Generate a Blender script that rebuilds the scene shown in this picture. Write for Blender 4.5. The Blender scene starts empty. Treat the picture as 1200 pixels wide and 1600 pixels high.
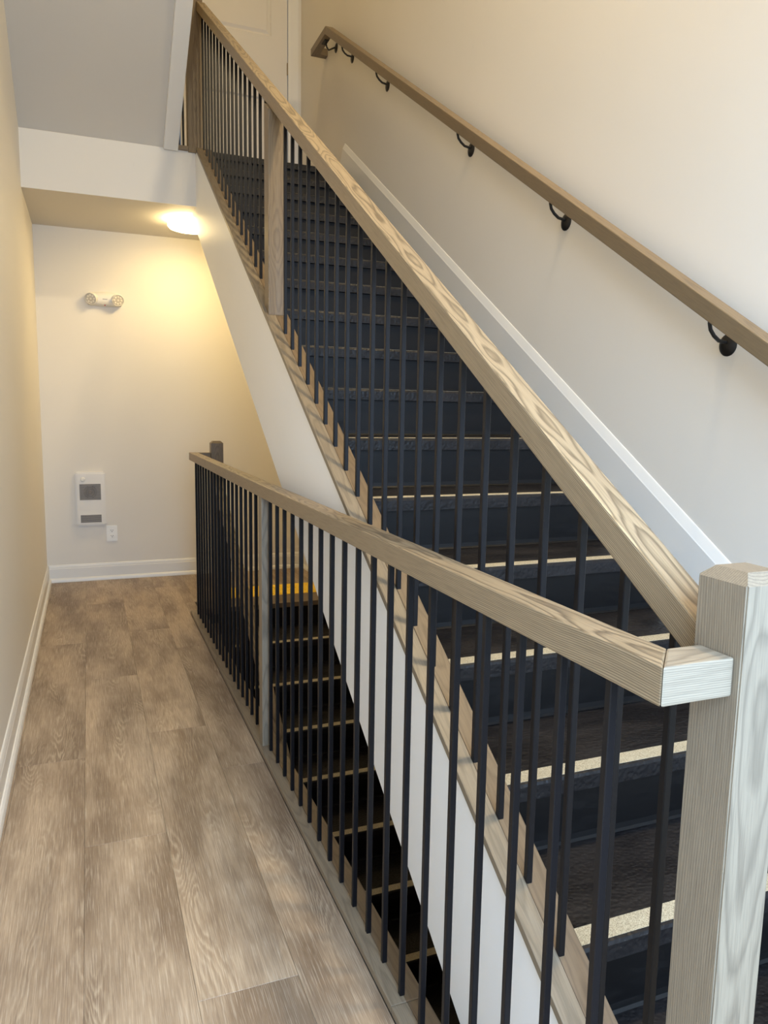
import bpy, bmesh, math, random
from mathutils import Vector, Matrix

random.seed(7)
SC = bpy.context.scene
COL = SC.collection
PI = math.pi

# ------------------------------------------------------------------ camera
SLOPE = 0.6293
ANG = math.atan(SLOPE)
YAW, PITCH, ROLL, FPX, CAM_H = 0.37824, -0.13441, 0.01715, 1163.77, 1.3552
cy, sy, cp, sp, cr, sr = (math.cos(YAW), math.sin(YAW), math.cos(PITCH), math.sin(PITCH),
                          math.cos(ROLL), math.sin(ROLL))
fw = Vector((sy * cp, cy * cp, sp))
rt = Vector((cy, -sy, 0))
up = rt.cross(fw)
r2 = rt * cr + up * sr
u2 = up * cr - rt * sr
cam = bpy.data.cameras.new('camera')
cam.sensor_fit = 'VERTICAL'
cam.sensor_height = 24.0
cam.sensor_width = 18.0
cam.lens = FPX * 24.0 / 1600.0
cam.clip_start = 0.05
co = bpy.data.objects.new('camera', cam)
COL.objects.link(co)
co.matrix_world = Matrix(((r2.x, u2.x, -fw.x, 0), (r2.y, u2.y, -fw.y, 0), (r2.z, u2.z, -fw.z, CAM_H), (0, 0, 0, 1)))
SC.camera = co

# ------------------------------------------------------------------ world, daylight, exposure
SC.view_settings.view_transform = 'Standard'
SC.view_settings.look = 'None'
SC.view_settings.exposure = 0.0
SC.view_settings.gamma = 1.0
SC.view_settings.use_curve_mapping = False
w = bpy.data.worlds.new('world')
SC.world = w
w.use_nodes = True
w.node_tree.nodes['Background'].inputs[0].default_value = (0.62, 0.78, 1.0, 1)
w.node_tree.nodes['Background'].inputs[1].default_value = 0.4


def area(name, loc, direction, sx, sy_, power, color, shape='RECTANGLE'):
    l = bpy.data.lights.new(name, 'AREA')
    l.shape = shape
    l.size = sx
    l.size_y = sy_
    l.energy = power
    l.color = color
    o = bpy.data.objects.new(name, l)
    COL.objects.link(o)
    o.location = loc
    o.rotation_euler = Vector(direction).to_track_quat('-Z', 'Y').to_euler()
    return o


day = area('window_daylight', (0.45, -1.22, 1.75), (0.0, 1, -0.75), 1.7, 2.3, 152, (0.49, 0.705, 1.0))
day.data.spread = math.radians(145)          # sky light comes in downwards


# ------------------------------------------------------------------ node helpers
def srgb(r, g, b):
    def f(c):
        c /= 255.0
        return c / 12.92 if c <= 0.04045 else ((c + 0.055) / 1.055) ** 2.4
    return (f(r), f(g), f(b), 1)


class NT:
    def __init__(self, name):
        self.m = bpy.data.materials.new(name)
        self.m.use_nodes = True
        self.t = self.m.node_tree
        self.b = self.t.nodes['Principled BSDF']

    def n(self, kind, **kw):
        x = self.t.nodes.new(kind)
        for k, v in kw.items():
            setattr(x, k, v)
        return x

    def l(self, a, b):
        self.t.links.new(a, b)

    def val(self, sock, v):
        if hasattr(v, 'links') or hasattr(v, 'is_linked'):
            self.l(v, sock)
        else:
            sock.default_value = v

    def math(self, op, a, b=0.0, c=None):
        x = self.n('ShaderNodeMath', operation=op)
        self.val(x.inputs[0], a)
        self.val(x.inputs[1], b)
        if c is not None:
            self.val(x.inputs[2], c)
        return x.outputs[0]

    def vmath(self, op, a, b):
        x = self.n('ShaderNodeVectorMath', operation=op)
        self.val(x.inputs[0], a)
        self.val(x.inputs[1], b)
        return x.outputs[0]

    def noise(self, vec, scale, detail=2.0, rough=0.5):
        x = self.n('ShaderNodeTexNoise')
        self.l(vec, x.inputs['Vector'])
        x.inputs['Scale'].default_value = scale
        x.inputs['Detail'].default_value = detail
        x.inputs['Roughness'].default_value = rough
        return x.outputs['Fac']

    def ramp(self, fac, stops):
        x = self.n('ShaderNodeValToRGB')
        e = x.color_ramp.elements
        e[0].position, e[0].color = stops[0]
        e[1].position, e[1].color = stops[-1]
        for p, c in stops[1:-1]:
            k = e.new(p)
            k.color = c
        self.l(fac, x.inputs[0])
        return x.outputs[0]

    def mix(self, fac, a, b, mode='MIX'):
        x = self.n('ShaderNodeMix', data_type='RGBA', blend_type=mode)
        self.val(x.inputs[0], fac)
        self.val(x.inputs[6], a)
        self.val(x.inputs[7], b)
        return x.outputs[2]

    def coords(self, rand=True):
        tc = self.n('ShaderNodeTexCoord').outputs['Object']
        if rand:
            oi = self.n('ShaderNodeObjectInfo')
            v = self.n('ShaderNodeCombineXYZ')
            self.l(self.math('MULTIPLY', oi.outputs['Random'], 37.0), v.inputs[1])
            self.l(self.math('MULTIPLY', oi.outputs['Random'], 11.0), v.inputs[0])
            return tc, v.outputs[0], oi.outputs['Random']
        return tc

    def scale(self, vec, s):
        return self.vmath('MULTIPLY', vec, s)

    def bump(self, h, strength, dist=0.002):
        x = self.n('ShaderNodeBump')
        x.inputs['Strength'].default_value = strength
        x.inputs['Distance'].default_value = dist
        self.l(h, x.inputs['Height'])
        self.l(x.outputs[0], self.b.inputs['Normal'])


def plain(name, col, rough=0.5, metal=0.0, spec=0.5):
    k = NT(name)
    k.b.inputs['Base Color'].default_value = col
    k.b.inputs['Roughness'].default_value = rough
    k.b.inputs['Metallic'].default_value = metal
    k.b.inputs['Specular IOR Level'].default_value = spec
    return k.m


def paint(name, col, rough=0.55, marks=0.0):
    k = NT(name)
    tc = k.coords(False)
    n1 = k.noise(tc, 1.3, 3)
    c2 = tuple(x * 0.94 for x in col[:3]) + (1,)
    c = k.mix(n1, col, c2)
    if marks:
        sc_ = k.noise(k.scale(tc, (3, 3, 1.5)), 4.0, 6, 0.65)
        mk = k.ramp(sc_, [(0.70, (0, 0, 0, 1)), (0.76, (1, 1, 1, 1))])
        c = k.mix(k.math('MULTIPLY', mk, marks), c, tuple(x * 0.72 for x in col[:3]) + (1,))
    k.l(c, k.b.inputs['Base Color'])
    k.b.inputs['Roughness'].default_value = rough
    k.bump(k.noise(tc, 260, 2), 0.06, 0.001)
    return k.m


def oak(name, light, dark, freq=2400.0, rough=0.42, warp=0.006, contrast=0.75, depth=0.055):
    """stained oak: growth rings about an axis that runs along local Y, so faces show cathedrals or straight lines"""
    k = NT(name)
    tc, off, rnd = k.coords()
    q = k.vmath('ADD', tc, off)
    lw = k.n('ShaderNodeTexNoise')
    k.l(k.scale(q, (2.0, 1.7, 2.0)), lw.inputs['Vector'])
    lw.inputs['Scale'].default_value = 1.0
    lw.inputs['Detail'].default_value = 2.5
    d = k.vmath('SUBTRACT', lw.outputs['Color'], (0.5, 0.5, 0.5))
    d = k.scale(d, (warp * 4.0, 0, warp * 6.5))
    fine = k.n('ShaderNodeTexNoise')
    k.l(k.scale(q, (60, 5, 60)), fine.inputs['Vector'])
    fine.inputs['Scale'].default_value = 1.0
    fine.inputs['Detail'].default_value = 2
    d2 = k.scale(k.vmath('SUBTRACT', fine.outputs['Color'], (0.5, 0.5, 0.5)), (0.0035, 0, 0.0035))
    p = k.vmath('ADD', k.vmath('ADD', tc, d), d2)
    s = k.n('ShaderNodeSeparateXYZ')
    k.l(p, s.inputs[0])
    zz = k.math('ADD', s.outputs[2], depth)
    r = k.math('SQRT', k.math('ADD', k.math('MULTIPLY', s.outputs[0], s.outputs[0]), k.math('MULTIPLY', zz, zz)))
    ring = k.math('FRACT', k.math('MULTIPLY', r, freq / 6.2832))
    band = k.ramp(ring, [(0.0, (0, 0, 0, 1)), (0.45, (0.08, 0.08, 0.08, 1)), (0.80, (1, 1, 1, 1)), (1.0, (0.05, 0.05, 0.05, 1))])
    pores = k.noise(k.scale(q, (420, 14, 420)), 1.0, 2, 0.6)
    pr = k.ramp(pores, [(0.42, (0, 0, 0, 1)), (0.72, (1, 1, 1, 1))])
    wide = k.noise(k.scale(q, (9, 1.3, 9)), 1.0, 2)
    c = k.mix(k.math('MULTIPLY', band, contrast), light, dark)
    c = k.mix(k.math('MULTIPLY', pr, 0.38), c, dark)
    c = k.mix(k.math('MULTIPLY', wide, 0.35), c, tuple(x * 0.72 for x in light[:3]) + (1,))
    k.l(c, k.b.inputs['Base Color'])
    k.b.inputs['Roughness'].default_value = rough
    k.bump(k.math('ADD', k.math('MULTIPLY', pr, -0.6), k.math('MULTIPLY', band, -0.4)), 0.25, 0.0006)
    return k.m


def plank_material():
    k = NT('vinyl_oak_plank')
    tc, off, rnd = k.coords()
    q = k.vmath('ADD', tc, off)
    s = k.n('ShaderNodeSeparateXYZ')
    k.l(q, s.inputs[0])
    # contour-like cathedral grain round knots, in patches, over mottled brown stain and fine fibre streaks
    f1 = k.noise(k.scale(q, (6.0, 0.95, 1.0)), 1.0, 2, 0.5)
    wob = k.noise(k.scale(q, (110, 12, 1)), 1.0, 3)
    rings = k.math('FRACT', k.math('ADD', k.math('MULTIPLY', f1, 34.0), k.math('MULTIPLY', wob, 1.2)))
    band = k.ramp(rings, [(0.0, (0, 0, 0, 1)), (0.35, (0.1, 0.1, 0.1, 1)), (0.75, (1, 1, 1, 1)), (1.0, (0, 0, 0, 1))])
    where = k.ramp(k.noise(k.scale(q, (8, 1.3, 1)), 1.0, 2), [(0.50, (0.06, 0.06, 0.06, 1)), (0.64, (1, 1, 1, 1))])
    streak = k.noise(k.scale(q, (300, 7, 1)), 1.0, 4, 0.7)
    st = k.ramp(streak, [(0.40, (0, 0, 0, 1)), (0.62, (1, 1, 1, 1))])
    mott = k.noise(k.scale(q, (6.5, 1.7, 1)), 1.0, 3, 0.55)
    mt = k.ramp(mott, [(0.38, (0, 0, 0, 1)), (0.62, (1, 1, 1, 1))])
    base = k.mix(mt, srgb(182, 162, 138), srgb(128, 109, 90))
    tint = k.ramp(rnd, [(0.0, (0.90, 0.885, 0.87, 1)), (0.5, (1.0, 0.985, 0.965, 1)), (1.0, (1.08, 1.06, 1.03, 1))])
    base = k.mix(1.0, base, tint, 'MULTIPLY')
    c = k.mix(k.math('MULTIPLY', where, 0.30), base, srgb(128, 106, 86))
    c = k.mix(k.math('MULTIPLY', k.math('MULTIPLY', band, where), 0.62), c, srgb(204, 186, 160))
    c = k.mix(k.math('MULTIPLY', st, 0.42), c, srgb(104, 86, 70))
    lt = k.ramp(k.noise(k.scale(q, (380, 8, 1)), 1.0, 3, 0.65), [(0.52, (0, 0, 0, 1)), (0.66, (1, 1, 1, 1))])
    c = k.mix(k.math('MULTIPLY', lt, 0.38), c, srgb(212, 198, 178))
    k.l(c, k.b.inputs['Base Color'])
    rr = k.math('ADD', k.math('MULTIPLY', st, 0.14), 0.40)
    k.l(rr, k.b.inputs['Roughness'])
    k.bump(k.math('MULTIPLY', st, -1.0), 0.12, 0.0006)
    return k.m


def rubber_material():
    k = NT('black_rubber_tread')
    tc, off, rnd = k.coords()
    q = k.vmath('ADD', tc, off)
    v = k.n('ShaderNodeTexVoronoi', feature='SMOOTH_F1')
    k.l(k.scale(q, (1.0, 1.35, 1.0)), v.inputs['Vector'])
    v.inputs['Scale'].default_value = 95
    h = k.math('ADD', v.outputs['Distance'], k.math('MULTIPLY', k.noise(q, 30, 3), 0.8))
    dust = k.ramp(k.noise(q, 420, 2, 0.8), [(0.70, (0, 0, 0, 1)), (0.74, (1, 1, 1, 1))])
    haze = k.ramp(k.noise(k.scale(q, (2, 5, 5)), 2.2, 4, 0.6), [(0.42, (0, 0, 0, 1)), (0.75, (1, 1, 1, 1))])
    c = k.mix(k.math('MULTIPLY', haze, 0.5), srgb(21, 19, 20), srgb(48, 44, 43))
    c = k.mix(k.math('MULTIPLY', dust, 0.55), c, srgb(150, 146, 138))
    k.l(c, k.b.inputs['Base Color'])
    k.l(k.math('ADD', k.math('MULTIPLY', haze, 0.2), 0.42), k.b.inputs['Roughness'])
    k.b.inputs['Specular IOR Level'].default_value = 0.25
    k.bump(h, 0.6, 0.003)
    return k.m


def riser_material():
    k = NT('black_rubber_riser')
    tc, off, rnd = k.coords()
    q = k.vmath('ADD', tc, off)
    scf = k.ramp(k.noise(k.scale(q, (2.5, 4, 9)), 2.4, 5, 0.65), [(0.52, (0, 0, 0, 1)), (0.8, (1, 1, 1, 1))])
    k.l(k.mix(k.math('MULTIPLY', scf, 0.5), srgb(11, 9, 9), srgb(26, 23, 22)), k.b.inputs['Base Color'])
    k.l(k.math('ADD', k.math('MULTIPLY', scf, 0.25), 0.46), k.b.inputs['Roughness'])
    k.b.inputs['Specular IOR Level'].default_value = 0.25
    k.bump(k.noise(k.scale(q, (1, 1, 3)), 9, 3), 0.2, 0.004)
    return k.m


def strip_material():
    k = NT('cream_grit_strip')
    tc, off, rnd = k.coords()
    q = k.vmath('ADD', tc, off)
    n1 = k.noise(q, 520, 2, 0.8)
    sp_ = k.ramp(n1, [(0.40, srgb(124, 115, 95)), (0.56, srgb(198, 188, 163))])
    dirt = k.noise(k.scale(q, (6, 20, 1)), 1.0, 4, 0.65)
    k.l(k.mix(k.math('MULTIPLY', dirt, 0.45), sp_, srgb(150, 138, 112)), k.b.inputs['Base Color'])
    k.b.inputs['Roughness'].default_value = 0.8
    k.bump(n1, 0.4, 0.001)
    return k.m


def bar_material():
    k = NT('black_powder_coat')
    tc, off, rnd = k.coords()
    q = k.vmath('ADD', tc, off)
    ch = k.ramp(k.noise(k.scale(q, (60, 60, 9)), 1.5, 4, 0.7), [(0.74, (0, 0, 0, 1)), (0.79, (1, 1, 1, 1))])
    k.l(k.mix(k.math('MULTIPLY', ch, 0.35), srgb(17, 16, 19), srgb(95, 97, 101)), k.b.inputs['Base Color'])
    k.b.inputs['Roughness'].default_value = 0.42
    k.b.inputs['Specular IOR Level'].default_value = 0.25
    return k.m


def glow(name, col, strength, base=None):
    k = NT(name)
    k.b.inputs['Base Color'].default_value = base or (0.9, 0.88, 0.82, 1)
    k.b.inputs['Emission Color'].default_value = col
    k.b.inputs['Emission Strength'].default_value = strength
    return k.m


M = {}
M['wall'] = paint('wall_paint', srgb(232, 226, 215), 0.6, 0.10)
M['panel'] = paint('panel_paint', srgb(246, 246, 245), 0.5, 0.05)
M['ceil'] = paint('ceiling_paint', srgb(216, 211, 202), 0.7)
M['trim'] = paint('trim_paint', srgb(236, 233, 226), 0.35)
M['door'] = paint('door_paint', srgb(228, 222, 212), 0.45)
M['slab'] = plain('subfloor', srgb(60, 56, 50), 0.9)
M['oak'] = oak('stained_oak', srgb(158, 139, 111), srgb(72, 59, 45), 2300, contrast=0.9)
M['oak_grey'] = oak('stained_oak_grey', srgb(160, 147, 127), srgb(100, 89, 75), 2600, contrast=0.6)
M['oak_newel'] = oak('stained_oak_newel', srgb(146, 133, 114), srgb(92, 82, 69), 1900, contrast=0.6, depth=0.075)
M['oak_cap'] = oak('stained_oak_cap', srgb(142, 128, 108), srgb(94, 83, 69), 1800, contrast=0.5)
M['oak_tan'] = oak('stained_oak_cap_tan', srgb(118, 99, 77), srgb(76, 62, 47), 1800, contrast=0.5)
M['oak_dark'] = oak('stained_oak_brown', srgb(130, 111, 84), srgb(84, 69, 52), 2400, contrast=0.55)
M['plank'] = plank_material()
M['rubber'] = rubber_material()
M['riser'] = riser_material()
M['strip'] = strip_material()
M['bar'] = bar_material()
M['black'] = plain('black_metal', srgb(22, 20, 20), 0.4)
M['plastic'] = plain('white_plastic', srgb(232, 228, 218), 0.4)
M['plate'] = plain('outlet_plastic', srgb(246, 244, 238), 0.3)
M['plastic_dark'] = plain('grey_plastic', srgb(120, 112, 104), 0.5)
M['enamel'] = plain('white_enamel', srgb(230, 225, 216), 0.35)
M['grille'] = plain('grey_grille', srgb(150, 145, 140), 0.5)
M['grille_gap'] = plain('grille_shadow_gap', srgb(92, 88, 86), 0.7)
M['steel'] = plain('brushed_steel', srgb(170, 160, 145), 0.35, 1.0)
M['yellow'] = plain('yellow_tactile_rubber', srgb(255, 212, 58), 0.55)
M['lens'] = plain('clear_lens', srgb(205, 196, 180), 0.15)
M['led'] = plain('led_reflector', srgb(240, 232, 215), 0.25)
M['red'] = plain('red_indicator', srgb(170, 70, 70), 0.4)
M['diffuser'] = glow('lamp_diffuser', (1.0, 0.75, 0.35, 1), 31.0)
M['diffuser_upper'] = glow('added_lamp_shade', (1.0, 0.80, 0.55, 1), 3.0)  # shade of the unseen lamp added to brighten the right wall
M['frame'] = plain('window_frame_metal', srgb(90, 92, 96), 0.4)


# ------------------------------------------------------------------ mesh helpers
def new_bm():
    return bmesh.new()


def add_box(bm, x0, x1, y0, y1, z0, z1):
    vs = [bm.verts.new((x, y, z)) for z in (z0, z1) for y in (y0, y1) for x in (x0, x1)]
    for f in ((0, 2, 3, 1), (4, 5, 7, 6), (0, 1, 5, 4), (2, 6, 7, 3), (0, 4, 6, 2), (1, 3, 7, 5)):
        bm.faces.new([vs[i] for i in f])
    return vs


def add_prism(bm, pts, a0, a1, axis='x'):
    """extrude a polygon: axis x -> pts are (y,z); axis y -> (x,z); axis z -> (x,y)"""
    def P(a, p):
        return {'x': (a, p[0], p[1]), 'y': (p[0], a, p[1]), 'z': (p[0], p[1], a)}[axis]
    A = [bm.verts.new(P(a0, p)) for p in pts]
    B = [bm.verts.new(P(a1, p)) for p in pts]
    n = len(pts)
    bm.faces.new(A)
    bm.faces.new(B[::-1])
    for i in range(n):
        j = (i + 1) % n
        bm.faces.new((A[i], B[i], B[j], A[j]))
    return A + B


def add_tube(bm, pts, r, seg=10):
    rings = []
    pts = [Vector(p) for p in pts]
    for i, p in enumerate(pts):
        a = pts[max(i - 1, 0)]
        b = pts[min(i + 1, len(pts) - 1)]
        t = (b - a).normalized()
        ref = Vector((0, 1, 0)) if abs(t.y) < 0.9 else Vector((1, 0, 0))
        u = t.cross(ref).normalized()
        v = t.cross(u)
        rings.append([bm.verts.new(p + (u * math.cos(2 * PI * k / seg) + v * math.sin(2 * PI * k / seg)) * r) for k in range(seg)])
    for a, b in zip(rings, rings[1:]):
        for k in range(seg):
            bm.faces.new((a[k], a[(k + 1) % seg], b[(k + 1) % seg], b[k]))
    bm.faces.new(rings[0][::-1])
    bm.faces.new(rings[-1])


def add_lathe(bm, prof, centre, axis='z', seg=32):
    """prof: (radius, height) pairs from one end to the other"""
    c = Vector(centre)
    def P(r, h, a):
        x, y = r * math.cos(a), r * math.sin(a)
        return c + {'z': Vector((x, y, h)), 'y': Vector((x, h, y)), 'x': Vector((h, x, y))}[axis]
    rings = []
    for r, h in prof:
        if r < 1e-6:
            rings.append([bm.verts.new(P(0, h, 0))])
        else:
            rings.append([bm.verts.new(P(r, h, 2 * PI * k / seg)) for k in range(seg)])
    for a, b in zip(rings, rings[1:]):
        for k in range(seg):
            j = (k + 1) % seg
            if len(a) == 1 and len(b) > 1:
                bm.faces.new((a[0], b[j], b[k]))
            elif len(b) == 1 and len(a) > 1:
                bm.faces.new((a[k], a[j], b[0]))
            elif len(a) > 1:
                bm.faces.new((a[k], a[j], b[j], b[k]))
    for e in (rings[0], rings[-1]):
        if len(e) > 1:
            try:
                bm.faces.new(e)
            except ValueError:
                pass


def bevel(bm, w_, seg=2):
    bmesh.ops.recalc_face_normals(bm, faces=bm.faces)
    es = [e for e in bm.edges if len(e.link_faces) == 2 and e.calc_face_angle(0) > 0.3]
    bmesh.ops.bevel(bm, geom=es, offset=w_, segments=seg, affect='EDGES', profile=0.6)


def obj(name, bm, mat, parent=None, rot=None, origin=None, smooth=False):
    """bm is in world coordinates; the mesh is stored in the frame (origin, rot) so that grain follows the member"""
    bmesh.ops.recalc_face_normals(bm, faces=bm.faces)
    me = bpy.data.meshes.new(name)
    if origin is None:
        lo = [min(v.co[i] for v in bm.verts) for i in range(3)]
        hi = [max(v.co[i] for v in bm.verts) for i in range(3)]
        origin = [(lo[i] + hi[i]) / 2 for i in range(3)]
    Mw = Matrix.Translation(Vector(origin)) @ (rot.to_4x4() if rot else Matrix.Identity(4))
    bm.transform(Mw.inverted())
    bm.to_mesh(me)
    bm.free()
    me.materials.append(M[mat] if isinstance(mat, str) else mat)
    if smooth:
        me.polygons.foreach_set('use_smooth', [True] * len(me.polygons))
        me.set_sharp_from_angle(angle=math.radians(38))
    o = bpy.data.objects.new(name, me)
    COL.objects.link(o)
    if parent:
        o.parent = parent
        o.matrix_parent_inverse = Matrix.Identity(4)
        pm = parent['_m'] if False else PM.get(parent.name, Matrix.Identity(4))
        o.matrix_basis = pm.inverted() @ Mw
    else:
        o.matrix_basis = Mw
    PM[o.name] = Mw
    return o


PM = {}
ROT_SLOPE = Matrix.Rotation(ANG, 3, 'X')      # local Y runs up the flight
ROT_UP = Matrix.Rotation(PI / 2, 3, 'X')      # local Y runs up
ROT_X = Matrix.Rotation(-PI / 2, 3, 'Z')      # local Y runs along world X


def thing(name, label, cat, loc, group=None):
    o = bpy.data.objects.new(name, None)
    o.empty_display_size = 0.1
    COL.objects.link(o)
    o.location = loc
    PM[o.name] = Matrix.Translation(Vector(loc))
    o['label'] = label
    o['category'] = cat
    if group:
        o['group'] = group
    return o


def tag(o, label, cat, group=None):
    o['label'] = label
    o['category'] = cat
    if group:
        o['group'] = group
    return o


def struct(name, bm, mat, parent=None, **kw):
    o = obj(name, bm, mat, parent, **kw)
    o['kind'] = 'structure'
    return o


def box(name, x0, x1, y0, y1, z0, z1, mat, parent=None, bev=0.0, rot=None, smooth=False):
    bm = new_bm()
    add_box(bm, x0, x1, y0, y1, z0, z1)
    if bev:
        bevel(bm, bev, 2)
    return obj(name, bm, mat, parent, rot=rot, smooth=smooth)


def sbox(name, *a, **k):
    o = box(name, *a, **k)
    o['kind'] = 'structure'
    return o


# ------------------------------------------------------------------ dimensions read from the photograph
XL, XW = -0.326, 1.7155             # left and right walls
YF, YD = 6.175, 6.316               # far wall below, door wall above
Z2 = 2.996                          # upper landing
ZC = 2.656                          # ceiling under it
YB = 5.197                          # front face of the upper landing
YBACK = -1.05
ZTOP = 6.3
X_PANEL = 0.706                     # white side of the upper flight
RISE, RUN = 0.1732, 0.2752
CAP_C, SOF_C = -0.2238, -0.7606     # z = c + SLOPE * y for stringer cap and soffit edge
NOSE_C = -0.2332

# ------------------------------------------------------------------ setting
sub = new_bm()
add_box(sub, XL, 0.66, YBACK, YF, -0.30, -0.006)
add_box(sub, 0.66, XW, 5.06, YF, -0.30, -0.006)
add_box(sub, 0.66, XW, YBACK, 0.745, -0.30, -0.006)
floor = struct('floor', sub, 'slab')


def plank(x0, x1, y0, y1):
    if x1 - x0 < 0.01 or y1 - y0 < 0.01:
        return
    bm = new_bm()
    g = 0.00025
    add_box(bm, x0 + g, x1 - g, y0 + g, y1 - g, -0.006, 0.0)
    top = [e for e in bm.edges if all(v.co.z > -0.001 for v in e.verts)]
    bmesh.ops.bevel(bm, geom=top, offset=0.0006, segments=1, affect='EDGES')
    obj('plank', bm, 'plank', floor)


def cut_plank(x0, x1, y0, y1, regions):
    for (rx0, rx1, ry0, ry1) in regions:
        a0, a1, b0, b1 = max(x0, rx0), min(x1, rx1), max(y0, ry0), min(y1, ry1)
        plank(a0, a1, b0, b1)


cols = [(-0.326, -0.291, 2.2), (-0.291, -0.053, 2.97), (-0.053, 0.192, 2.33), (0.192, 0.43, 3.12), (0.43, 0.668, 2.706),
        (0.668, 0.906, 2.2), (0.906, 1.144, 3.0), (1.144, 1.382, 2.6), (1.382, 1.62, 3.3), (1.62, 1.7155, 2.4)]
for x0, x1, ph in cols:
    for kk in range(-4, 4):
        a = ph + 1.53 * kk
        b = a + 1.53
        if x0 < 0.55:
            cut_plank(x0, min(x1, 0.594), a, b, [(XL, 0.594, YBACK, YF)])
        if x1 > 0.6:
            cut_plank(max(x0, 0.594), x1, a, b, [(0.594, XW, 5.25, YF), (0.594, XW, YBACK, 0.60), (0.594, 0.66, 4.955, 5.25)])

# walls
sbox('wall_left', XL - 0.12, XL, YBACK, YD + 0.1, -2.7, ZTOP, 'wall')
sbox('wall_right', XW, XW + 0.12, YBACK, YD + 0.1, -2.7, ZTOP, 'wall')
sbox('wall_far', XL, XW, YF, YF + 0.14, -2.7, ZC, 'wall')
# upper far wall, with the opening of the door
UB = new_bm()
add_box(UB, XL, 0.74, YD, YD + 0.1, Z2, ZTOP)
add_box(UB, 1.612, XW, YD, YD + 0.1, Z2, ZTOP)
add_box(UB, 0.74, 1.612, YD, YD + 0.1, Z2 + 2.06, ZTOP)
struct('wall_upper_far', UB, 'wall')
# back wall with the big window the daylight comes through
WB = new_bm()
add_box(WB, XL, XW, YBACK - 0.12, YBACK, -0.3, 0.12)
add_box(WB, XL, XW, YBACK - 0.12, YBACK, 4.3, ZTOP)
add_box(WB, XL, -0.25, YBACK - 0.12, YBACK, 0.12, 4.3)
add_box(WB, 1.62, XW, YBACK - 0.12, YBACK, 0.12, 4.3)
struct('wall_back', WB, 'wall')
WF = new_bm()
for xx in (-0.25, 0.66, 1.57):
    add_box(WF, xx, xx + 0.05, YBACK - 0.10, YBACK - 0.03, 0.12, 4.3)
for zz in (0.12, 2.2, 4.25):
    add_box(WF, -0.2, 0.66, YBACK - 0.10, YBACK - 0.03, zz, zz + 0.05)
    add_box(WF, 0.71, 1.57, YBACK - 0.10, YBACK - 0.03, zz, zz + 0.05)
struct('window_1', WF, 'frame')
sbox('ceiling', XL, XW, YBACK, YD + 0.1, ZTOP, ZTOP + 0.1, 'ceil')

# upper landing slab: its front face is the bulkhead over the corridor, its underside the low ceiling
sbox('ceiling_low', XL, XW, YB, YD, ZC, Z2 - 0.012, 'ceil')
sbox('floor_upper', 0.62, XW, 5.36, YD, Z2 - 0.012, Z2, 'plank')
sbox('trim_1', XL, X_PANEL, YB - 0.012, YB, ZC, Z2, 'wall')

# soffit of the flight above the corridor, rising towards the camera, with its white side board
SB = new_bm()
zs = lambda y, c: c + SLOPE * (YB - y)
add_prism(SB, [(YB - 0.012, 2.997), (0.2, zs(0.2, 2.997)), (0.2, zs(0.2, 3.2)), (YB - 0.012, zs(YB, 3.2))], XL, 0.505)
struct('ceiling_sloped', SB, 'ceil')
TB = new_bm()
add_prism(TB, [(YB - 0.03, zs(YB - 0.03, 2.96)), (0.2, zs(0.2, 2.96)), (0.2, zs(0.2, 3.32)), (YB - 0.03, zs(YB - 0.03, 3.32))], 0.505, 0.595)
bevel(TB, 0.004, 2)
struct('trim_2', TB, 'trim')

# white side panel and soffit of the rising flight
L = lambda c, y: c + SLOPE * y
PB = new_bm()
add_prism(PB, [(0.75, L(CAP_C, 0.75) - 0.02), (5.118, L(CAP_C, 5.118) - 0.02), (YB, L(CAP_C, 5.118) - 0.02), (YB, ZC),
               (5.429, ZC), (0.75, L(SOF_C, 0.75))], X_PANEL, 0.745)
struct('wall_stringer', PB, 'panel')
QB = new_bm()
add_prism(QB, [(0.75, L(SOF_C, 0.75) + 0.004), (5.42, ZC), (5.42, ZC + 0.0), (5.15, ZC + 0.10), (0.75, L(SOF_C, 0.75) + 0.16)], 0.745, XW)
struct('ceiling_soffit', QB, 'panel')

# walls of the stairwell below the corridor edge
sbox('wall_well', 0.60, 0.668, 0.745, 5.06, -2.7, -0.30, 'wall')
sbox('wall_well_front', 0.60, XW, 0.645, 0.745, -2.7, -0.30, 'wall')
sbox('floor_lower', 0.60, XW, 0.6, YF, -2.8, -2.7, 'slab')


# baseboards: moulded top, flat, quarter round at the floor
def base_profile(sgn=1):
    return [(0, 0), (0.028, 0), (0.0275, 0.010), (0.024, 0.022), (0.017, 0.030), (0.013, 0.031), (0.013, 0.104),
            (0.0105, 0.110), (0.0105, 0.118), (0.006, 0.131), (0.003, 0.134), (0, 0.134)]


bm = new_bm()
add_prism(bm, [(XL + a, b) for a, b in base_profile()], YBACK, YF, 'y')
struct('baseboard_left', bm, 'trim')
bm = new_bm()
add_prism(bm, [(YF - a, b) for a, b in base_profile()], XL + 0.012, XW, 'x')
struct('baseboard_far', bm, 'trim')
bm = new_bm()
add_prism(bm, [(XW - a, b) for a, b in base_profile()], 5.06, YF - 0.012, 'y')
struct('baseboard_right', bm, 'trim')
# skirt board on the right wall along the flight, with the same moulded top
SK = -0.066
bm = new_bm()
ye = 5.158


def sweep(bm, sec, ya):
    """sec: (x, dc) points; swept up the slope and cut square to it at the head"""
    A, B = [], []
    for x, dc in sec:
        d = dc * math.cos(ANG)
        yb = ye - d * math.sin(ANG)
        A.append(bm.verts.new((x, ya, L(SK + dc, ya))))
        B.append(bm.verts.new((x, yb, L(SK + dc, yb))))
    n = len(sec)
    bm.faces.new(A)
    bm.faces.new(B[::-1])
    for i in range(n):
        j = (i + 1) % n
        bm.faces.new((A[i], B[i], B[j], A[j]))


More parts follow.
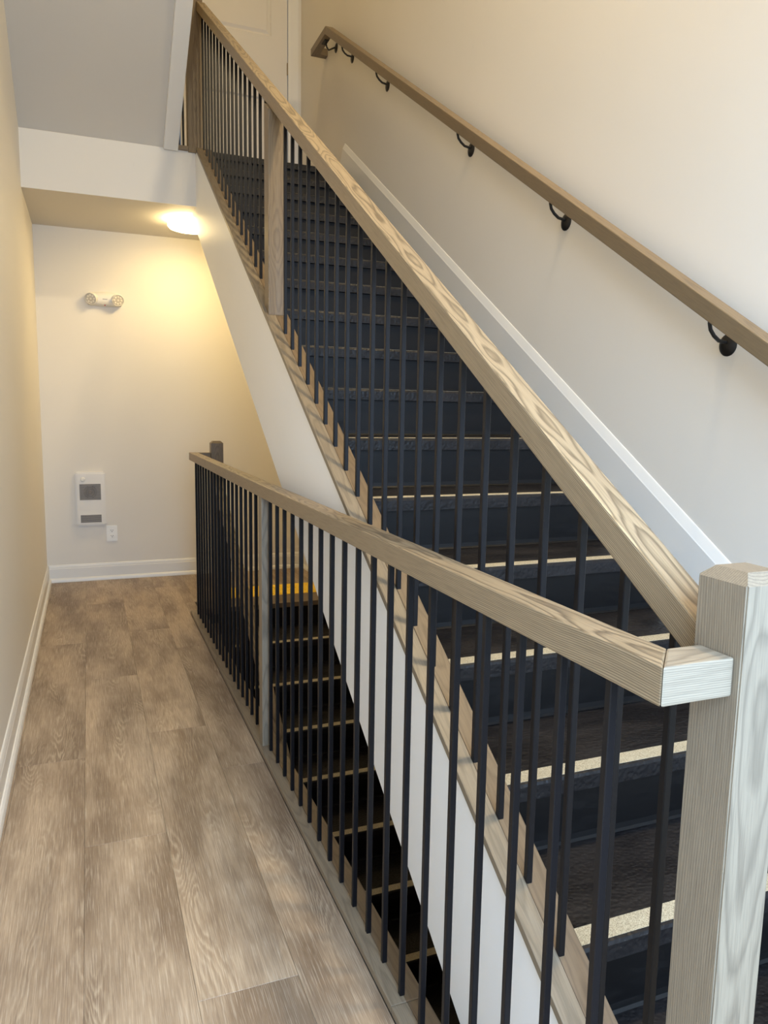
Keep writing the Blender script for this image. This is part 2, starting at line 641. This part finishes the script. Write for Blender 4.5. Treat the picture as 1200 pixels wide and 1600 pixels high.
sweep(bm, [(XW, -0.40), (XW - 0.013, -0.40), (XW - 0.013, -0.040), (XW - 0.0115, -0.036), (XW - 0.0035, -0.004), (XW - 0.002, 0.0), (XW, 0.0)], 0.62)
struct('trim_3', bm, 'trim')
# ------------------------------------------------------------------ door on the upper landing
DX0, DX1 = 0.752, 1.600
door = thing('door_1', 'white two panel door on the upper landing', 'door', ((DX0 + DX1) / 2, YD, Z2))
del door['category']
door['kind'] = 'structure'
bm = new_bm()
add_box(bm, DX0, DX1, YD + 0.0125, YD + 0.045, Z2 + 0.008, Z2 + 2.04)
obj('slab', bm, 'door', door)
for z0, z1 in ((Z2 + 1.315, Z2 + 1.93), (Z2 + 0.22, Z2 + 0.845)):
    bm = new_bm()
    x0, x1 = DX0 + 0.13, DX1 - 0.13
    # moulding: falls into a groove, then rises to a raised field
    loops = []
    for ins, dy in ((0.0, -0.001), (0.010, 0.011), (0.018, 0.012), (0.040, 0.003)):
        loops.append([bm.verts.new((px, YD + dy, pz)) for px, pz in
                      ((x0 + ins, z0 + ins), (x1 - ins, z0 + ins), (x1 - ins, z1 - ins), (x0 + ins, z1 - ins))])
    for A, B in zip(loops, loops[1:]):
        for i in range(4):
            j = (i + 1) % 4
            bm.faces.new((A[i], A[j], B[j], B[i]))
    bm.faces.new(loops[-1])
    obj('panel', bm, 'door', door)
# stiles and rails, proud of the fields
bm = new_bm()
yf0, yf1 = YD - 0.001, YD + 0.0125
add_box(bm, DX0, DX0 + 0.13, yf0, yf1, Z2 + 0.008, Z2 + 2.04)
add_box(bm, DX1 - 0.13, DX1, yf0, yf1, Z2 + 0.008, Z2 + 2.04)
for z0, z1 in ((Z2 + 0.008, Z2 + 0.22), (Z2 + 0.845, Z2 + 1.315), (Z2 + 1.93, Z2 + 2.04)):
    add_box(bm, DX0 + 0.13, DX1 - 0.13, yf0, yf1, z0, z1)
obj('stile', bm, 'door', door)
bm = new_bm()
for x0, x1 in ((0.668, DX0 - 0.012), (DX1 + 0.004, 1.690)):
    add_box(bm, x0, x1, YD - 0.016, YD, Z2, Z2 + 2.12)
add_box(bm, DX0 - 0.012, DX1 + 0.004, YD - 0.016, YD, Z2 + 2.05, Z2 + 2.12)
bevel(bm, 0.004, 2)
obj('casing', bm, 'trim', door)
bm = new_bm()
add_lathe(bm, [(0.0, -0.062), (0.020, -0.060), (0.027, -0.048), (0.024, -0.036), (0.011, -0.028), (0.011, -0.008), (0.028, -0.006), (0.028, 0.0)],
          (0.797, YD - 0.001, 3.925), 'y', 20)
obj('knob', bm, 'steel', door, smooth=True)
for zc in (Z2 + 1.09, Z2 + 0.25, Z2 + 1.8):
    bm = new_bm()
    add_tube(bm, [(DX1 + 0.001, YD - 0.006, zc - 0.045), (DX1 + 0.001, YD - 0.006, zc + 0.045)], 0.006, 10)
    add_box(bm, DX1 - 0.004, DX1 + 0.004, YD - 0.006, YD - 0.0012, zc - 0.044, zc + 0.044)
    obj('hinge', bm, 'steel', door)


# ------------------------------------------------------------------ stair flights
def flight(name, label, steps, x0, x1, grp):
    """steps: list of (nose y, tread z, depth to the next riser, z of the tread below)"""
    root = thing(name, label, 'stairs', ((x0 + x1) / 2, steps[0][0], steps[0][3]), grp)
    for (y, z, dep, zb) in steps:
        bm = new_bm()
        lip, th = 0.020, 0.040
        add_prism(bm, [(y, z - th), (y, z - 0.008), (y + 0.003, z - 0.002), (y + 0.008, z), (y + dep + lip + 0.001, z), (y + dep + lip + 0.001, z - 0.01),
                       (y + lip + 0.004, z - 0.01), (y + lip, z - th)], x0, x1)
        tr = obj('tread', bm, 'rubber', root)
        bm = new_bm()
        add_box(bm, x0 + 0.002, x1 - 0.004, y + 0.009, y + 0.052, z - 0.001, z + 0.0005)
        obj('nosing_strip', bm, 'strip', tr)
        bm = new_bm()
        add_prism(bm, [(y + lip + 0.002, z - th), (y + lip + 0.002, zb + 0.018), (y + lip, zb + 0.006), (y + lip - 0.005, zb + 0.001), (y + lip + 0.016, zb + 0.001),
                       (y + lip + 0.016, z - th)], x0, x1)
        obj('riser', bm, 'riser', root)
    return root


up_steps = []
for kk in range(-1, 16):
    y, z = 1.003 + RUN * kk, 0.398 + RISE * kk
    up_steps.append((y, z, RUN if kk < 15 else 0.205, z - RISE if kk > -1 else 0.0))
flight('stair_flight', 'black rubber stair flight rising beside the right wall, cream nosing strips on its treads', up_steps, 0.798, XW - 0.0135, None)
dn_y = [4.67, 4.352, 4.052, 3.765, 3.47, 3.186, 2.905]
while len(dn_y) < 13:
    dn_y.append(dn_y[-1] - 0.285)
dn_steps = []
for i, y in enumerate(dn_y):
    z = -RISE * (i + 1)
    prev = dn_y[i - 1] if i else 5.035
    dn_steps.append((y, z, prev - y, z - RISE))
dn_steps = dn_steps[::-1]
dn_flight = flight('stair_flight', 'black stair flight going down in the dark well below the corridor', dn_steps, 0.826, XW - 0.002, None)
bm = new_bm()
add_box(bm, 0.672, XW - 0.002, 5.055, 5.06, -RISE + 0.001, -0.035)
obj('riser', bm, 'riser', dn_flight)

# wooden nosing board at the head of the well and the yellow tactile strip behind it
bm = new_bm()
add_box(bm, 0.672, XW - 0.014, 5.030, 5.249, -0.034, 0.0)
bevel(bm, 0.004, 2)
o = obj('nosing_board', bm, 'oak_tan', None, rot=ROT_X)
tag(o, 'tan wood nosing board at the head of the dark descending stairs', 'board')
ws = thing('warning_strip', 'yellow tactile warning strip on the far landing floor', 'floor strip', (1.25, 5.42, 0))
bm = new_bm()
add_box(bm, 0.83, 1.68, 5.262, 5.575, 0.0, 0.004)
bevel(bm, 0.0015, 1)
obj('mat', bm, 'yellow', ws)
bm = new_bm()
for i in range(16):
    for j in range(6):
        add_lathe(bm, [(0.011, 0.004), (0.009, 0.0075), (0.005, 0.009), (0.0, 0.009)], (0.86 + i * 0.0527, 5.288 + j * 0.0523, 0), 'z', 6)
o = obj('dome', bm, 'yellow', ws)
o['kind'] = 'stuff'


# ------------------------------------------------------------------ guards
def sloped_beam(name, x0, x1, c_top, c_bot, ya, yb, mat, parent, bev=0.003, square_end=False):
    bm = new_bm()
    add_prism(bm, [(ya, L(c_bot, ya)), (yb, L(c_bot, yb)), (yb, L(c_top, yb)), (ya, L(c_top, ya))], x0, x1)
    if bev:
        bevel(bm, bev, 2)
    ym = (ya + yb) / 2
    return obj(name, bm, mat, parent, rot=ROT_SLOPE, origin=((x0 + x1) / 2, ym, L((c_top + c_bot) / 2, ym)))


BW = 0.0127 / 2


def baluster(x, y, z0, z1, parent, slope_top=False):
    bm = new_bm()
    if slope_top:
        add_prism(bm, [(y - BW, z0(y - BW)), (y + BW, z0(y + BW)), (y + BW, z1(y + BW)), (y - BW, z1(y - BW))], x - BW, x + BW)
    else:
        add_box(bm, x - BW, x + BW, y - BW, y + BW, z0, z1)
    es = [e for e in bm.edges if abs(e.verts[0].co.z - e.verts[1].co.z) > 0.3]
    bmesh.ops.bevel(bm, geom=es, offset=0.0014, segments=1, affect='EDGES')
    return obj('baluster', bm, 'bar', parent)


def newel(name, x0, x1, y0, y1, z0, z1, mat, parent, chamfer=0.014):
    bm = new_bm()
    add_box(bm, x0, x1, y0, y1, z0, z1 - chamfer)
    top = [f for f in bm.faces if all(v.co.z > z1 - chamfer - 1e-5 for v in f.verts)][0]
    r = bmesh.ops.extrude_face_region(bm, geom=[top])
    nv = [g for g in r['geom'] if isinstance(g, bmesh.types.BMVert)]
    cx, cy_ = (x0 + x1) / 2, (y0 + y1) / 2
    for v in nv:
        v.co.z = z1
        v.co.x += math.copysign(chamfer, cx - v.co.x)
        v.co.y += math.copysign(chamfer, cy_ - v.co.y)
    if top.is_valid:
        bm.faces.remove(top)
    es = [e for e in bm.edges if abs(e.verts[0].co.z - e.verts[1].co.z) > 0.2]
    bmesh.ops.bevel(bm, geom=es, offset=0.002, segments=2, affect='EDGES')
    return obj(name, bm, mat, parent, rot=ROT_UP)


GX0, GX1 = 0.7236, 0.7764
GT, GB = 0.6391, 0.5815
gc = 0.75
sg = thing('stair_guard', 'sloping guard of the rising stairs: oak handrail, newel post and black bars', 'railing', (gc, 0.673, 0.0))
sloped_beam('handrail', GX0, GX1, GT, GB, 0.712, 5.175, 'oak', sg, 0.0035)
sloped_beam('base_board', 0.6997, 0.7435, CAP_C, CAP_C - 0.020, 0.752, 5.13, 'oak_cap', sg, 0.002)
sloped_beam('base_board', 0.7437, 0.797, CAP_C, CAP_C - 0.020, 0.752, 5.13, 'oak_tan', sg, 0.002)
newel('newel_post', 0.712, 0.7886, 0.6349, 0.7115, 0.0, 1.172, 'oak_newel', sg)
# intermediate post and post at the head
bm = new_bm()
add_prism(bm, [(3.125, L(CAP_C, 3.125)), (3.20, L(CAP_C, 3.20)), (3.20, L(GB, 3.20)), (3.125, L(GB, 3.125))], 0.712, 0.788)
bevel(bm, 0.004, 2)
obj('middle_post', bm, 'oak_dark', sg, rot=ROT_UP)
newel('newel_post', 0.660, 0.762, 5.176, 5.250, Z2 - 0.010, 4.75, 'oak_dark', sg)
gy = [1.003 + 0.1105 * i for i in range(-2, 19)] + [3.33 + 0.1111 * i for i in range(0, 17)]
for y in gy:
    baluster(gc, y, lambda t: L(CAP_C, t), lambda t: L(GB, t) + 0.001, sg, True)

# level guard along the corridor edge
LX0, LX1, LT, LB = 0.6035, 0.6583, 1.070, 1.0212
lc = 0.631
lg = thing('level_guard', 'level guard along the corridor edge: oak handrail on black bars', 'railing', (lc, 2.8, 0.0))
YN, YE = 0.6451, 4.960
# rail mitred at both ends into short returns that meet the newels
bm = new_bm()
add_prism(bm, [(LX0, YN), (LX1, YN + 0.0548), (LX1, YE - 0.0548), (LX0, YE)], LB, LT, 'z')
bevel(bm, 0.003, 2)
obj('handrail', bm, 'oak', lg, origin=((LX0 + LX1) / 2, 2.8, (LT + LB) / 2))
bm = new_bm()
add_prism(bm, [(LX0 + 0.0004, YN), (0.7115, YN), (0.7115, YN + 0.0548), (LX1 + 0.0004, YN + 0.0548)], LB, LT, 'z')
bevel(bm, 0.003, 2)
obj('rail_return', bm, 'oak_grey', lg, rot=ROT_X)
bm = new_bm()
add_prism(bm, [(LX0 + 0.0004, YE), (0.735, YE), (0.735, YE - 0.0548), (LX1 + 0.0004, YE - 0.0548)], LB, LT, 'z')
bevel(bm, 0.003, 2)
obj('rail_return', bm, 'oak_dark', lg, rot=ROT_X)
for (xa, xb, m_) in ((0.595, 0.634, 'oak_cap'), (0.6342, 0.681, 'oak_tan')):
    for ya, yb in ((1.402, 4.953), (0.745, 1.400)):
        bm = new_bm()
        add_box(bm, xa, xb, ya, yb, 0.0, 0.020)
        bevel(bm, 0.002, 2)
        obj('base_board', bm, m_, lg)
    if m_ == 'oak_cap':
        continue
bm = new_bm()
add_box(bm, 0.606, 0.649, 2.795, 2.850, 0.020, LB)
bevel(bm, 0.003, 2)
obj('middle_post', bm, 'oak_newel', lg, rot=ROT_UP)
ly = [1.427 + 0.1105 * i for i in range(-6, 13)] + [3.016 + 0.1075 * i for i in range(0, 18)]
for y in ly:
    baluster(lc, y, 0.020, LB + 0.001, lg)

# guard of the descending flight, starting at the far newel
dgx = 0.775
D_T, D_CAP = -2.154, -3.13
dg = thing('descending_guard', 'oak guard with black bars following the stairs down from the far landing newel', 'railing', (dgx, 4.92, 0))
newel('newel_post', 0.735, 0.8116, 4.880, 4.9566, 0.0, 1.146, 'oak_dark', dg)
sloped_beam('handrail', dgx - 0.0264, dgx + 0.0264, D_T, D_T - 0.0576, 1.1, 4.879, 'oak', dg, 0.003)
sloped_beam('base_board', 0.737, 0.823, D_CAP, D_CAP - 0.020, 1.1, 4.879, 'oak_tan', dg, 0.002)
bm = new_bm()
add_prism(bm, [(1.1, L(D_CAP - 0.021, 1.1)), (4.879, L(D_CAP - 0.021, 4.879)), (4.879, L(D_CAP - 0.5, 4.879)), (1.1, L(D_CAP - 0.5, 1.1))], 0.742, 0.820)
struct('trim_4', bm, 'panel')
for i in range(33):
    y = 4.80 - 0.1105 * i
    baluster(dgx, y, lambda t: L(D_CAP, t), lambda t: L(D_T - 0.0576, t) + 0.001, dg, True)

# guard and first bars of the flight above, and the landing edge board
ug = thing('upper_guard', 'first bars of the upper guard beside the landing post, behind the white sloping trim', 'railing', (0.62, 5.2, Z2))
bm = new_bm()
add_box(bm, 0.596, 0.659, 5.16, 5.25, Z2 - 0.004, Z2 + 0.022)
bevel(bm, 0.003, 2)
obj('base_board', bm, 'oak_dark', ug, rot=ROT_X)
for x in (0.606, 0.634):
    baluster(x, 5.205, Z2 + 0.022, 4.46, ug)
bm = new_bm()
add_prism(bm, [(5.25, 4.44), (5.25, 4.50), (3.2, 5.79), (3.2, 5.73)], 0.597, 0.652)
bevel(bm, 0.003, 2)
obj('handrail', bm, 'oak_dark', ug, rot=Matrix.Rotation(-ANG, 3, 'X'))

# ------------------------------------------------------------------ handrail on the right wall
WX0, WX1 = 1.6014, 1.6562
WT, WBm = 0.6428, 0.5860
wc = (WX0 + WX1) / 2
wr = thing('wall_handrail', 'long oak handrail on black brackets along the right wall above the stairs', 'handrail', (wc, 3.0, L(WBm, 3.0)))
YK = 5.270
zt = L(WT, YK)
tb = (WT - WBm)
zb = zt - tb * 0.86
bm = new_bm()
add_prism(bm, [(0.70, L(WBm, 0.70)), (YK + 0.012, zb), (YK, zt), (0.70, L(WT, 0.70))], WX0, WX1)
bevel(bm, 0.003, 2)
obj('rail', bm, 'oak_dark', wr, rot=ROT_SLOPE)
bm = new_bm()
y2 = 5.632
add_prism(bm, [(WX0, YK + 0.006), (WX0, y2), (WX1, y2 - 0.055), (WX1, YK + 0.006)], zb, zt, 'z')
bevel(bm, 0.003, 2)
obj('rail_extension', bm, 'oak_dark', wr)
bm = new_bm()
add_prism(bm, [(WX0 + 0.0003, y2), (XW, y2), (XW, y2 - 0.055), (WX1 + 0.0003, y2 - 0.055)], zb, zt, 'z')
bevel(bm, 0.003, 2)
obj('rail_return', bm, 'oak_dark', wr, rot=ROT_X)
for y, zr, flat in ((5.377, 3.882, True), (5.02, 3.674, False), (4.373, 3.261, False), (3.287, 2.577, False), (2.494, 2.079, False), (1.667, 1.56, False)):
    zbot = zb if flat else L(WBm, y)
    bm = new_bm()
    add_tube(bm, [(wc + 0.012, y, zbot + 0.001), (wc + 0.012, y, zbot - 0.018), (wc + 0.017, y, zbot - 0.036), (wc + 0.031, y, zbot - 0.052), (wc + 0.050, y, (zbot - 0.062 + zr) / 2 + 0.004), (XW - 0.004, y, zr + 0.006)], 0.0056, 10)
    sl = 0 if flat else SLOPE
    add_prism(bm, [(y - 0.03, zbot - 0.03 * sl - 0.004), (y + 0.045, zbot + 0.045 * sl - 0.004), (y + 0.045, zbot + 0.045 * sl + 0.0005), (y - 0.03, zbot - 0.03 * sl + 0.0005)], wc - 0.008, wc + 0.024)
    b = obj('bracket', bm, 'black', wr, smooth=True)
    bm = new_bm()
    add_lathe(bm, [(0.0, -0.010), (0.010, -0.010), (0.026, -0.006), (0.032, -0.002), (0.032, 0.0)], (XW, y, zr), 'x', 24)
    obj('rosette', bm, 'black', b, smooth=True)

# ------------------------------------------------------------------ far wall fittings
# emergency light with two round heads
el = thing('emergency_light', 'white twin-head emergency light high on the far wall', 'light', (0.149, YF, 2.15))
bm = new_bm()
pts = []
for i in range(25):
    a = PI * i / 24
    pts.append((0.149 + 0.125 * math.cos(a) if 0 else 0.149 - 0.12 + 0.24 * i / 24, 0.0))
sec = []
n = 20
grid = []
for i in range(n + 1):
    u = -1 + 2 * i / n
    x = 0.149 + 0.118 * u
    hh = 0.056 - 0.012 * u * u
    dd = 0.056 * (1 - 0.22 * u * u)
    ring = []
    for j in range(9):
        a = PI * j / 8
        ring.append((x, YF - dd * (math.sin(a) ** 0.6 if 0 < j < 8 else 0.0), 2.154 + hh * math.cos(a) + 0.004 * (1 - u * u)))
    grid.append([bm.verts.new(p) for p in ring])
for a, b in zip(grid, grid[1:]):
    for j in range(8):
        bm.faces.new((a[j], a[j + 1], b[j + 1], b[j]))
bm.faces.new(grid[0])
bm.faces.new(grid[-1][::-1])
obj('body', bm, 'plastic', el, smooth=True)
for sx, aim in ((0.058, (-0.42, -0.85, -0.30)), (0.240, (0.22, -0.93, -0.30))):
    d = Vector(aim).normalized()
    R_ = d.to_track_quat('Z', 'Y').to_matrix().to_4x4()
    T = Matrix.Translation(Vector((sx, YF - 0.058, 2.152)))
    bm = new_bm()
    add_lathe(bm, [(0.0, -0.045), (0.022, -0.042), (0.036, -0.028), (0.042, -0.006), (0.0435, 0.016), (0.0405, 0.018), (0.039, 0.011), (0.0, 0.011)], (0, 0, 0), 'z', 28)
    bm.transform(T @ R_)
    h = obj('head', bm, 'plastic', el, smooth=True)
    bm = new_bm()
    add_lathe(bm, [(0.039, 0.011), (0.030, 0.0135), (0.0, 0.0140)], (0, 0, 0), 'z', 28)
    bm.transform(T @ R_)
    obj('lens', bm, 'lens', h, smooth=True)
    bm = new_bm()
    for q in range(9):
        a = 2 * PI * q / 8
        cx, cy_ = (0, 0) if q == 8 else (0.026 * math.cos(a), 0.026 * math.sin(a))
        add_lathe(bm, [(0.0078, 0.0128), (0.0076, 0.0165), (0.0, 0.0178)], (cx, cy_, 0), 'z', 10)
    bm.transform(T @ R_)
    obj('led_cluster', bm, 'led', h, smooth=True)
bm = new_bm()
add_lathe(bm, [(0.0, -0.004), (0.004, -0.003), (0.005, 0.0)], (0.150, YF - 0.046, 2.109), 'y', 10)
obj('indicator', bm, 'red', el)
bm = new_bm()
for i, wd in enumerate((0.010, 0.007, 0.006, 0.008)):
    add_box(bm, 0.136 + i * 0.0085, 0.136 + i * 0.0085 + 0.0062, YF - 0.0575, YF - 0.054, 2.151, 2.1545)
obj('nameplate', bm, 'plastic_dark', el)

# wall heater
ht = thing('wall_heater', 'white wall heater with two grey grilles on the far wall', 'heater', (0, YF, 0.64))
HX0, HX1, HZ0, HZ1, HD = -0.106, 0.110, 0.434, 0.852, 0.034
bm = new_bm()
g1 = (-0.076, 0.077, 0.638, 0.762)
g2 = (-0.074, 0.076, 0.462, 0.522)
add_box(bm, HX0, HX1, YF - HD, YF, HZ0, HZ1)
es = [e for e in bm.edges if not all(abs(v.co.y - YF) < 1e-5 for v in e.verts)]
bmesh.ops.bevel(bm, geom=es, offset=0.012, segments=4, affect='EDGES')
body = obj('body', bm, 'enamel', ht, smooth=True)
for (a, b, c, d), nl, fan in ((g1, 15, True), (g2, 8, False)):
    bm = new_bm()
    add_box(bm, a, b, YF - HD - 0.0012, YF - HD + 0.001, c, d)
    gr = obj('grille', bm, 'grille_gap', ht)
    bm = new_bm()
    for i in range(nl):
        z = c + (d - c) * (i + 0.5) / nl
        add_box(bm, a, b, YF - HD - 0.0035, YF - HD - 0.0008, z - (d - c) / nl * 0.30, z + (d - c) / nl * 0.30)
    o = obj('louvre', bm, 'grille', gr)
    o['kind'] = 'stuff'
    bm = new_bm()
    for (p0, p1, q0, q1) in ((a - 0.004, b + 0.004, c - 0.004, c), (a - 0.004, b + 0.004, d, d + 0.004), (a - 0.004, a, c, d), (b, b + 0.004, c, d)):
        add_box(bm, p0, p1, YF - HD - 0.003, YF - HD + 0.001, q0, q1)
    obj('rim', bm, 'enamel', gr)
    if fan:
        bm = new_bm()
        add_lathe(bm, [(0.0, -0.0055), (0.012, -0.005), (0.014, -0.0030), (0.0, -0.0028)], ((a + b) / 2, YF - HD, (c + d) / 2), 'y', 20)
        for r_ in (0.030, 0.046):
            add_lathe(bm, [(r_ - 0.0016, -0.003), (r_ - 0.0016, -0.0048), (r_ + 0.0016, -0.0048), (r_ + 0.0016, -0.003)], ((a + b) / 2, YF - HD, (c + d) / 2), 'y', 24)
        obj('fan_guard', bm, 'plastic_dark', gr, smooth=True)
bm = new_bm()
add_lathe(bm, [(0.0, -0.014), (0.013, -0.013), (0.016, -0.010), (0.017, 0.0)], (-0.050, YF - HD, 0.797), 'y', 20)
obj('thermostat_knob', bm, 'plastic', ht, smooth=True)

# outlet
ot = thing('electrical_outlet', 'white double outlet plate low on the far wall below the heater', 'outlet', (0.149, YF, 0.366))
bm = new_bm()
add_box(bm, 0.109, 0.189, YF - 0.006, YF, 0.303, 0.428)
es = [e for e in bm.edges if not all(abs(v.co.y - YF) < 1e-5 for v in e.verts)]
bmesh.ops.bevel(bm, geom=es, offset=0.003, segments=2, affect='EDGES')
obj('cover_plate', bm, 'plate', ot)
for zc in (0.387, 0.344):
    bm = new_bm()
    add_prism(bm, [(0.149 + 0.0165 * math.cos(a) * 1.0, zc + max(-0.0125, min(0.0125, 0.0175 * math.sin(a)))) for a in [2 * PI * i / 20 for i in range(20)]], YF - 0.0085, YF - 0.005, 'y')
    s_ = obj('socket', bm, 'plate', ot)
    bm = new_bm()
    add_box(bm, 0.1405, 0.1435, YF - 0.0090, YF - 0.0082, zc + 0.0005, zc + 0.0085)
    add_box(bm, 0.1545, 0.1575, YF - 0.0090, YF - 0.0082, zc - 0.0005, zc + 0.0085)
    add_lathe(bm, [(0.003, -0.0090), (0.003, -0.0082)], (0.149, YF, zc - 0.0065), 'y', 10)
    obj('slot', bm, 'black', s_)

# ------------------------------------------------------------------ lamps
def disc_lamp(loc, r, power, label, group=None):
    x, y, z = loc
    t = thing('ceiling_light', label, 'lamp', loc, group)
    bm = new_bm()
    add_lathe(bm, [(0.0, 0.0), (r - 0.01, 0.0), (r - 0.01, -0.014), (0.0, -0.014)], loc, 'z', 40)
    obj('base', bm, 'plastic', t, smooth=True)
    bm = new_bm()
    add_lathe(bm, [(r - 0.004, -0.012), (r, -0.020), (r, -0.044), (r - 0.012, -0.060), (r * 0.75, -0.068), (0.0, -0.072)], loc, 'z', 40)
    obj('diffuser', bm, 'diffuser', t, smooth=True)
    l = area('lamp_glow', (x, y, z - 0.078), (0, 0, -1), r * 1.9, r * 1.9, power, (1.0, 0.74, 0.35), 'DISK')
    return t


disc_lamp((0.715, 5.56, ZC), 0.155, 6, 'glowing round ceiling light under the upper landing by the white stair side')
disc_lamp((1.05, 4.3, ZTOP), 0.17, 14, 'round ceiling light high over the top of the stair well')
# unseen lamp added over the stairs, above the frame, to wash the right wall
wl = thing('added_wall_lamp', 'unseen half-round lamp added high on the right wall to wash it with light', 'lamp', (XW, 1.3, 4.7))
bm = new_bm()
add_box(bm, XW - 0.02, XW, 1.22, 1.38, 4.58, 4.82)
bevel(bm, 0.004, 2)
obj('back_plate', bm, 'plastic', wl)
bm = new_bm()
add_prism(bm, [(XW - 0.02 - 0.12 * math.sin(PI * i / 12), 1.3 + 0.14 * math.cos(PI * i / 12)) for i in range(13)], 4.56, 4.84, 'z')
obj('shade', bm, 'diffuser_upper', wl, smooth=True)
area('added_lamp_glow', (XW - 0.22, 1.3, 4.62), (-0.15, 0.05, -1), 0.22, 0.30, 108, (1.0, 0.79, 0.47))
